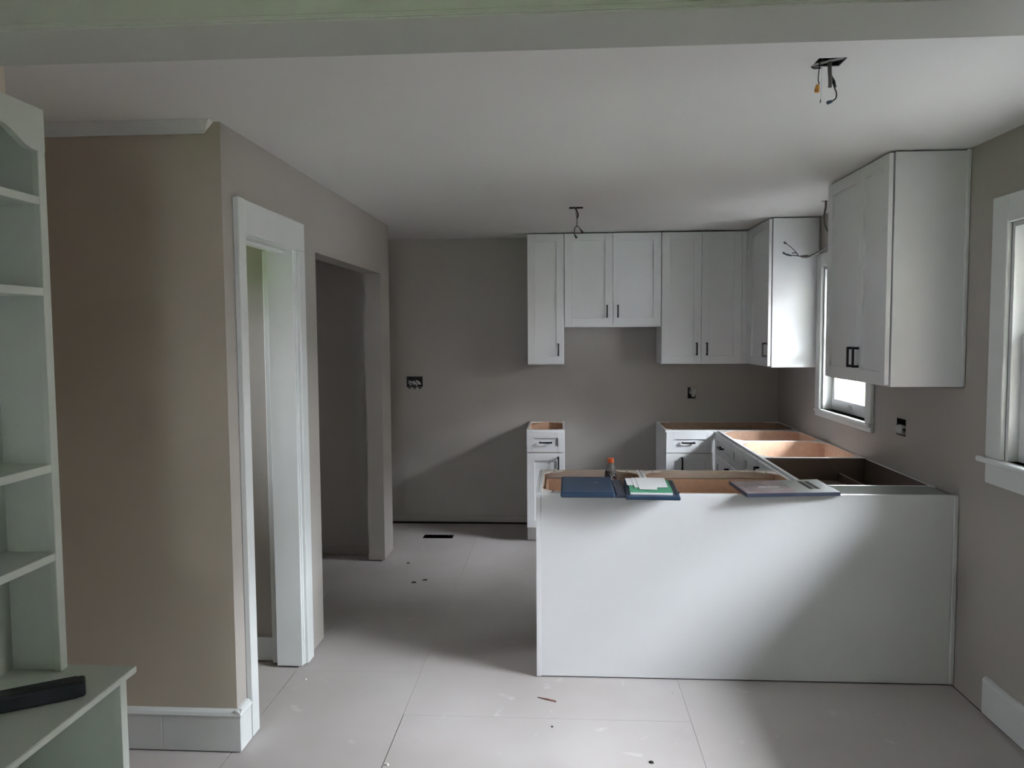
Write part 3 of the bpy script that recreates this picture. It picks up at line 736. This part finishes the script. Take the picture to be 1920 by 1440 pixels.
# loose cable above the kitchen window
e3 = thing('hanging_cable', 'loose grey cable hanging from the ceiling above the kitchen window', 'cable', (1.60, 4.92, ZC))
wire([(1.600, 4.922, ZC + .10), (1.600, 4.922, ZC - .005), (1.598, 4.92, ZC - .04), (1.590, 4.92, ZC - .10), (1.604, 4.92, ZC - .165), (1.650, 4.93, ZC - .215), (1.658, 4.93, ZC - .25), (1.615, 4.92, 2.131), (1.555, 4.92, 2.094), (1.505, 4.92, 2.071)], 0.0060, 'cable_sheath', CABLEG, e3, 10)
MB().tube([(1.508, 4.92, 2.072), (1.49, 4.92, 2.072), (1.462, 4.92, 2.072), (1.452, 4.92, 2.074)], [.006, .010, .007, .003], 8).build('tape_wrap', CABLEG, e3)
wire([(1.455, 4.92, 2.073), (1.42, 4.92, 2.078), (1.385, 4.92, 2.080)], 0.0026, 'hanging_wire', DARKP, e3)
wire([(1.440, 4.92, 2.078), (1.425, 4.92, 2.10), (1.395, 4.92, 2.130), (1.365, 4.92, 2.152)], 0.0024, 'hanging_wire', CABLEG, e3)
wire([(1.440, 4.92, 2.080), (1.425, 4.92, 2.094), (1.402, 4.92, 2.092)], 0.003, 'hanging_wire', NUTB, e3)
nut((1.40, 4.92, 2.077), (1.368, 4.92, 2.086), NUTB, e3, .004, .006)
nut((1.368, 4.92, 2.085), (1.347, 4.92, 2.098), NUTB, e3, .004, .006)
nut((1.368, 4.92, 2.150), (1.353, 4.92, 2.160), CABLEG, e3, .004, .0065)

def wall_box_open(label, plane, rect, seed, gangs=1):
    rnd = random.Random(seed)
    if plane == 'y': P = lambda u, d, z: (u, YB + d, z)
    else: P = lambda u, d, z: (XR + d, u, z)
    u0, u1, z0, z1 = rect
    r = thing('outlet_box', label, 'outlet box', P((u0 + u1) / 2, 0, z0), 'open wall outlet boxes')
    def bx(m_, a, b, c, d, e, f):
        p, q = P(a, c, e), P(b, d, f); m_.box(p[0], q[0], p[1], q[1], p[2], q[2])
    m_ = MB(); t = .002; D = .055
    bx(m_, u0, u0 + t, .001, D, z0, z1); bx(m_, u1 - t, u1, .001, D, z0, z1); bx(m_, u0 + t, u1 - t, .001, D, z0, z0 + t); bx(m_, u0 + t, u1 - t, .001, D, z1 - t, z1); bx(m_, u0, u1, D, D + t, z0, z1)
    m_.build('box_shell', DARKP, r)
    return r, P, rnd
r, P, rnd = wall_box_open('wide open wall box stuffed with white wires on the bare part of the back wall', 'y', oA, 1)
for k in range(7):
    u = oA[0] + .012 + k * .014; h = 1.185 + rnd.random() * .02
    wire([P(u, .045, 1.195), P(u + rnd.uniform(-.01, .01), .005, h + .018), P(u + .012, -.010, h + .01), P(u + .022, .002, h - .008), P(u + .010, .03, h - .012)], .0055, 'folded_wire', CABLEW, r)
for k in range(3):
    u = oA[0] + .024 + k * .045
    m_ = MB(); p, q = P(u - .011, -.002, oA[2] - .014), P(u + .011, .0005, oA[2] - .002); m_.box(p[0], q[0], p[1], q[1], p[2], q[2], bev=.001)
    m_.build('mounting_ear', DARKP, r)
r, P, rnd = wall_box_open('small open wall box on the back wall above the corner base cabinet', 'y', oB, 2)
for k in range(5):
    u = oB[0] + .024 + k * .006; h = 1.105 + rnd.random() * .025
    wire([P(u, .045, 1.11), P(u + .004, .002, h + .028), P(u + .012, -.012, h + .012), P(u + .008, -.006, h - .022), P(u, .02, h - .016)], .0065, 'folded_wire', CABLEW, r)
r, P, rnd = wall_box_open('open wall box with folded grey wires on the right wall below the big cabinet', 'x', oC, 3)
for k in range(6):
    u = oC[0] + .018 + k * .013; h = 1.088 + rnd.random() * .012
    wire([P(u, .045, 1.095), P(u + .006, .004, h + .022), P(u + .014, -.006, h + .012), P(u + .012, -.003, h - .012), P(u, .02, h - .010)], .006, 'folded_wire', CABLEW, r)

# ------------------------------------------------------------------ things on the peninsula
# navy zip folder lying open
def ztr(ang, cx, cy): return Matrix.Translation((cx, cy, 0)) @ Matrix.Rotation(math.radians(ang), 4, 'Z') @ Matrix.Translation((-cx, -cy, 0))
fo = thing('zip_folder', 'navy blue padded zip folder lying open on the peninsula', 'folder', (0.26, 3.64, HB))
xfl = ztr(-0.6, 0.12, 3.65); xfr = ztr(-3.0, 0.40, 3.64)
z0 = HB + .001
MB().box(-0.008, 0.236, 3.468, 3.862, z0, z0 + .026, bev=.010, seg=3).build('front_cover', NAVY, fo, xf=xfl)
MB().box(0.232, 0.292, 3.472, 3.855, z0, z0 + .013, bev=.005, seg=2).build('spine', NAVYD, fo)
for u in (0.244, 0.284): MB().tube([(u, 3.476, z0 + .0135), (u, 3.66, z0 + .0145), (u, 3.85, z0 + .0135)], .0028, 6).build('spine_rib', NAVYD, fo)
MB().box(0.288, 0.528, 3.432, 3.838, z0, z0 + .016, bev=.006, seg=3).build('back_cover', NAVY, fo, xf=xfr)
MB().box(0.505, 0.520, 3.50, 3.80, z0 + .015, z0 + .019, bev=.002).build('pen_loop', DARKP, fo, xf=xfr)
MB().box(0.522, 0.534, 3.55, 3.58, z0 + .006, z0 + .012, bev=.001).build('zip_pull', DARKP, fo, xf=xfr)
MB().box(0.150, 0.166, 3.70, 3.705, z0 + .0258, z0 + .0268).build('cover_mark', CABLEW, fo, xf=xfl)
# notepad with a green card on top
npd = thing('notepad', 'white notepad with a green card face inside the open folder', 'notepad', (0.40, 3.62, z0 + .016))
zn = z0 + .0165
MB().box(0.310, 0.497, 3.468, 3.775, zn, zn + .010, bev=.001).build('page_block', PAPER, npd, xf=xfr)
MB().box(0.309, 0.498, 3.469, 3.776, zn + .0101, zn + .0113).build('green_card', GREENC, npd, xf=xfr)
zs = zn + .0116
def sheet(pts, z, label):
    o = MB().prism(pts, 'z', z, z + .0012).build('paper_sheet', PAPER)
    return tag(o, label, 'paper', 'loose papers on the notepad')
sheet([(0.348, 3.522), (0.424, 3.512), (0.430, 3.566), (0.480, 3.572), (0.492, 3.80), (0.352, 3.805)], zs + .0028, 'large notched white paper sheet on top of the notepad')
sheet([(0.330, 3.570), (0.40, 3.566), (0.40, 3.81), (0.333, 3.808)], zs + .0014, 'white paper slip tucked under the large notched sheet')
sheet([(0.301, 3.63), (0.345, 3.625), (0.346, 3.80), (0.303, 3.802)], zs, 'small white paper slip poking out towards the folder spine')

# flat printed box
pb = thing('flat_box', 'flat slate-edged printed box lying on the peninsula', 'box', (1.03, 3.69, HB))
poly = [(0.822, 3.512), (1.246, 3.560), (1.243, 3.872), (0.805, 3.812)]
MB().prism(poly, 'z', HB + .001, HB + .017).build('box_body', BOXE, pb)
def bil(s, t):
    a, b, c_, d_ = [Vector((*q, 0)) for q in poly]
    return (a.lerp(b, s)).lerp(d_.lerp(c_, s), t)
def patch(nm, m, s0, s1, t0, t1, z, h=.0006, shear=0.0):
    pts = [bil(s0 + shear * t0, t0), bil(s1 + shear * t0, t0), bil(s1 + shear * t1, t1), bil(s0 + shear * t1, t1)]
    return MB().prism([(q.x, q.y) for q in pts], 'z', z, z + h).build(nm, m, pb)
zt = HB + .017
patch('picture_half', LIDM, 0.01, 0.56, 0.02, 0.985, zt)
patch('grey_half', LIDG, 0.56, 0.985, 0.02, 0.985, zt)
for s in (0.730, 0.800): patch('black_bar', DIRTM, s, s + .052, 0.26, 0.84, zt + .0006, .0004)
rl = random.Random(5)
for k in range(9):
    s = 0.22 + k * .027
    patch('print_mark', PAPER, s, s + .010 + rl.random() * .007, 0.43, 0.47 + rl.random() * .06, zt + .0006, .0003)
patch('corner_hole', BLACK, 0.075, 0.095, 0.45, 0.53, zt + .0006, .0003)

# cola bottle standing in the drawer of the end cabinet
bt = thing('bottle', 'plastic bottle of dark soda with an orange-red cap standing in the end cabinet', 'bottle', (0.243, 3.95, 0.7605))
bx, by, bz = 0.243, 3.95, 0.7605
MB().lathe(bx, by, [(0.024, bz), (0.031, bz + .006), (0.0325, bz + .02), (0.0325, bz + .12), (0.031, bz + .145), (0.025, bz + .172), (0.0155, bz + .192), (0.0125, bz + .200), (0.0125, bz + .206)], 28, closed=False).build('bottle_shell', PET, bt)
MB().lathe(bx, by, [(0.023, bz + .001), (0.030, bz + .007), (0.0315, bz + .02), (0.0315, bz + .12), (0.030, bz + .143), (0.0265, bz + .158)], 28).build('soda', COLA, bt)
MB().lathe(bx, by, [(0.0331, bz + .06), (0.0333, bz + .062), (0.0333, bz + .122), (0.0331, bz + .124)], 28, closed=False).build('bottle_label', LABELM, bt)
sw = []
for k in range(17):
    t = k / 16 * math.tau * 0.8; a = -math.pi / 2 + 0.35 + 0.30 * math.cos(t) ; zz = bz + .128 + .009 * math.sin(t) + .006 * math.cos(t)
    rr = 0.0330
    sw.append((bx + rr * math.cos(a), by + rr * math.sin(a), zz))
MB().tube(sw, .0013, 6).build('label_swirl', PAPER, bt)
MB().lathe(bx, by, [(0.0150, bz + .198), (0.0158, bz + .200), (0.0158, bz + .218), (0.0145, bz + .2205)], 24).build('cap', CAPR, bt)

# ------------------------------------------------------------------ bits on the floor
m_ = MB().prism([(-0.114, 3.372), (-0.072, 3.350), (-0.030, 3.333), (-0.033, 3.342), (-0.070, 3.360)], 'z', 0.0005, 0.004)
tag(m_.build('wood_sliver', SLIVM), 'thin dark wood sliver on the floor in front of the peninsula', 'wood sliver')
def chip(x, y, s, h, m, name, label, cat, seed, group=None, st=1.0):
    rn = random.Random(seed); n = 7
    pts = [(x + st * s * (0.7 + .5 * rn.random()) * math.cos(2 * math.pi * k / n), y + s * (0.7 + .5 * rn.random()) * math.sin(2 * math.pi * k / n)) for k in range(n)]
    top = [(x + (p[0] - x) * .55, y + (p[1] - y) * .55) for p in pts]
    mb = MB(); A = [mb.bm.verts.new((*p, 0.0004)) for p in pts]; B = [mb.bm.verts.new((*p, h * (0.8 + .4 * rn.random()))) for p in top]
    mb.bm.faces.new(A[::-1]); mb.bm.faces.new(B)
    for k in range(n): mb.bm.faces.new((A[k], A[(k + 1) % n], B[(k + 1) % n], B[k]))
    return tag(mb.build(name, m), label, cat, group)
chip(0.331, 2.868, 0.010, 0.006, DIRTM, 'debris_chip', 'largest dark chip lying on the open floor', 'debris', 1, 'bits of debris on the floor', 1.2)
chip(-0.046, 3.117, 0.005, 0.004, DIRTM, 'debris_chip', 'tiny dark speck on the floor just past the wood sliver', 'debris', 2, 'bits of debris on the floor')
chip(-0.055, 3.245, 0.005, 0.005, CHIPM, 'debris_chip', 'tiny white crumb on the floor beside the wood sliver', 'debris', 3, 'bits of debris on the floor')
chip(-0.965, 4.940, 0.014, 0.005, DIRTM, 'debris_chip', 'dark crumb on the floor in front of the square opening', 'debris', 4, 'bits of debris on the floor', 1.4)
chip(-0.905, 4.995, 0.012, 0.005, DIRTM, 'debris_chip', 'dark crumb on the floor between the opening and the peninsula', 'debris', 5, 'bits of debris on the floor', 1.6)
chip(-1.09, 5.37, 0.012, 0.005, DIRTM, 'debris_chip', 'dark crumb at the foot of the pier', 'debris', 6, 'bits of debris on the floor')
chip(-0.66, 2.80, 0.008, 0.006, CHIPM, 'debris_chip', 'white plaster crumb at the floor joint', 'debris', 7, 'bits of debris on the floor')
chip(-1.205, 3.50, 0.007, 0.005, CHIPM, 'debris_chip', 'white plaster crumb at the doorway threshold', 'debris', 8, 'bits of debris on the floor')

# ------------------------------------------------------------------ outside
o = MB().slab('z', -0.70, -0.02, (-3.3, WX1 + .001, YF - .3, YB + .3), [(-3.12, WX1 - .001, YF - .135, YB + .135)]).build('foundation', CONC)
tag(o, 'concrete foundation of the house', 'foundation', kind='structure')
o = MB().box(-3.3, WX1 + .001, YB + .12, YB + .3, -0.02, 2.55).build('wall_outer_back', EXTW)
tag(o, 'outer siding of the back wall', 'wall', kind='structure')
o = MB().box(WX1 + .3, 8.8, -30, 30, -0.60, -0.58).build('driveway', CONC)
tag(o, 'grey driveway beside the house', 'driveway', kind='structure')
o = MB().box(-30, 40, -30, 30, -0.75, -0.60).build('ground', GRASS)
tag(o, 'lawn around the house', 'lawn', kind='structure')
ch = MB().box(WX1 + .002, WX1 + 0.80, 0.65, 1.72, -0.70, 3.9).box(WX1 - .02, WX1 + 0.86, 0.60, 1.77, 3.9, 4.05).build('light_blocker', BRICKM)  # added unseen block: keeps side-window light off the big wall cabinet
tag(ch, 'brown brick block added outside the side wall to shade the side window', 'light_blocker', kind='structure')
def house(x0, x1, y0, y1, zt, zr, wm, label, wins):
    nh = thing('neighbour_house', label, 'house', ((x0 + x1) / 2, (y0 + y1) / 2, -0.6), 'houses across the driveway')
    MB().box(x0, x1, y0, y1, -0.6, zt).build('house_wall', wm, nh)
    MB().prism([(x0 - .4, zt - .05), (x1 + .4, zt - .05), ((x0 + x1) / 2, zr)], 'y', y0 - .4, y1 + .4).build('house_roof', ROOFM, nh)
    for y in wins:
        for z in (0.5, 2.3):
            w_ = MB().box(x0 - .06, x0, y, y + 1.0, z, z + 1.3).build('house_window', SASHW, nh)
            MB().box(x0 - .07, x0 - .06, y + .08, y + .92, z + .08, z + 1.22).build('house_pane', DARKP, w_)
house(7.5, 14, 1.7, 17, 3.9, 5.6, BRICKM, 'brick neighbouring house beyond the driveway', (3.6, 7.0, 10.4, 14.0))
house(6.4, 12, -18, -2.0, 4.7, 5.8, EXTW, 'brown sided house added beside the brick one to block low light', (-13.0, -9.0, -5.0))  # unseen house added to block low light into the side window
ga = thing('low_sky_blocker', 'low flat-roofed block added to hide low sky between the two houses', 'low_sky_blocker', (8.7, -0.2, -0.6))  # unseen low block, added to cut sky light near the horizon
MB().box(7.2, 10.2, -1.5, 1.2, -0.6, 2.35).build('blocker_wall', EXTW, ga)
MB().box(7.1, 10.3, -1.55, 1.25, 2.35, 2.5).build('blocker_roof', ROOFM, ga)
MB().box(7.16, 7.2, -1.2, 0.9, -0.55, 1.6).build('blocker_door', SASHW, ga)
# leafy trees on the far side of the driveway
def tree(x, y, h, rad, seed, label, zc=None, rz=None):
    zc = h * .62 if zc is None else zc; rz = h * .42 if rz is None else rz
    rn = random.Random(seed)
    t = thing('tree', label, 'tree', (x, y, -0.6), 'trees beside the driveway')
    MB().tube([(x, y, -0.62), (x + .05, y, h * .35), (x - .03, y + .05, h * .6), (x, y, h * .85)], [.16, .12, .09, .03], 10).build('trunk', SLIVM, t)
    m_ = MB()
    for k in range(1500):
        while True:
            p = Vector((rn.uniform(-1, 1), rn.uniform(-1, 1), rn.uniform(-1, 1)))
            if 0.15 < p.length < 1: break
        c = Vector((x + p.x * rad, y + p.y * rad, zc + p.z * rz))
        a = Vector((rn.uniform(-1, 1), rn.uniform(-1, 1), rn.uniform(-.6, .6))).normalized() * .14
        b = a.cross(Vector((rn.uniform(-1, 1), rn.uniform(-1, 1), rn.uniform(-1, 1)))).normalized() * .09
        q = [m_.bm.verts.new(c + v_) for v_ in (-a, b, a, -b)]
        m_.bm.faces.new(q)
    f = m_.build('foliage', LEAF, t); f['kind'] = 'stuff'
tree(5.4, 6.4, 4.6, 1.5, 11, 'leafy green tree nearest the neighbouring house corner')
tree(5.4, 9.7, 4.4, 1.5, 12, 'leafy green tree in front of the brick house windows')
tree(3.3, -3.4, 5.2, 0.85, 15, 'tall leafy tree added in the side yard to shade the side window')  # unseen tree added to cut light raking in along the side wall
tree(-1.6, YF - 4.2, 4.4, 1.6, 13, 'smaller leafy green tree on the front lawn')
tree(1.9, YF - 4.8, 4.6, 1.7, 14, 'broader leafy green tree on the front lawn')
tree(4.35, -0.75, 5.2, 0.85, 17, 'slim leafy tree added to shade the kitchen window', zc=2.6, rz=2.4)  # unseen tree added to dim the side of the corner wall cabinet
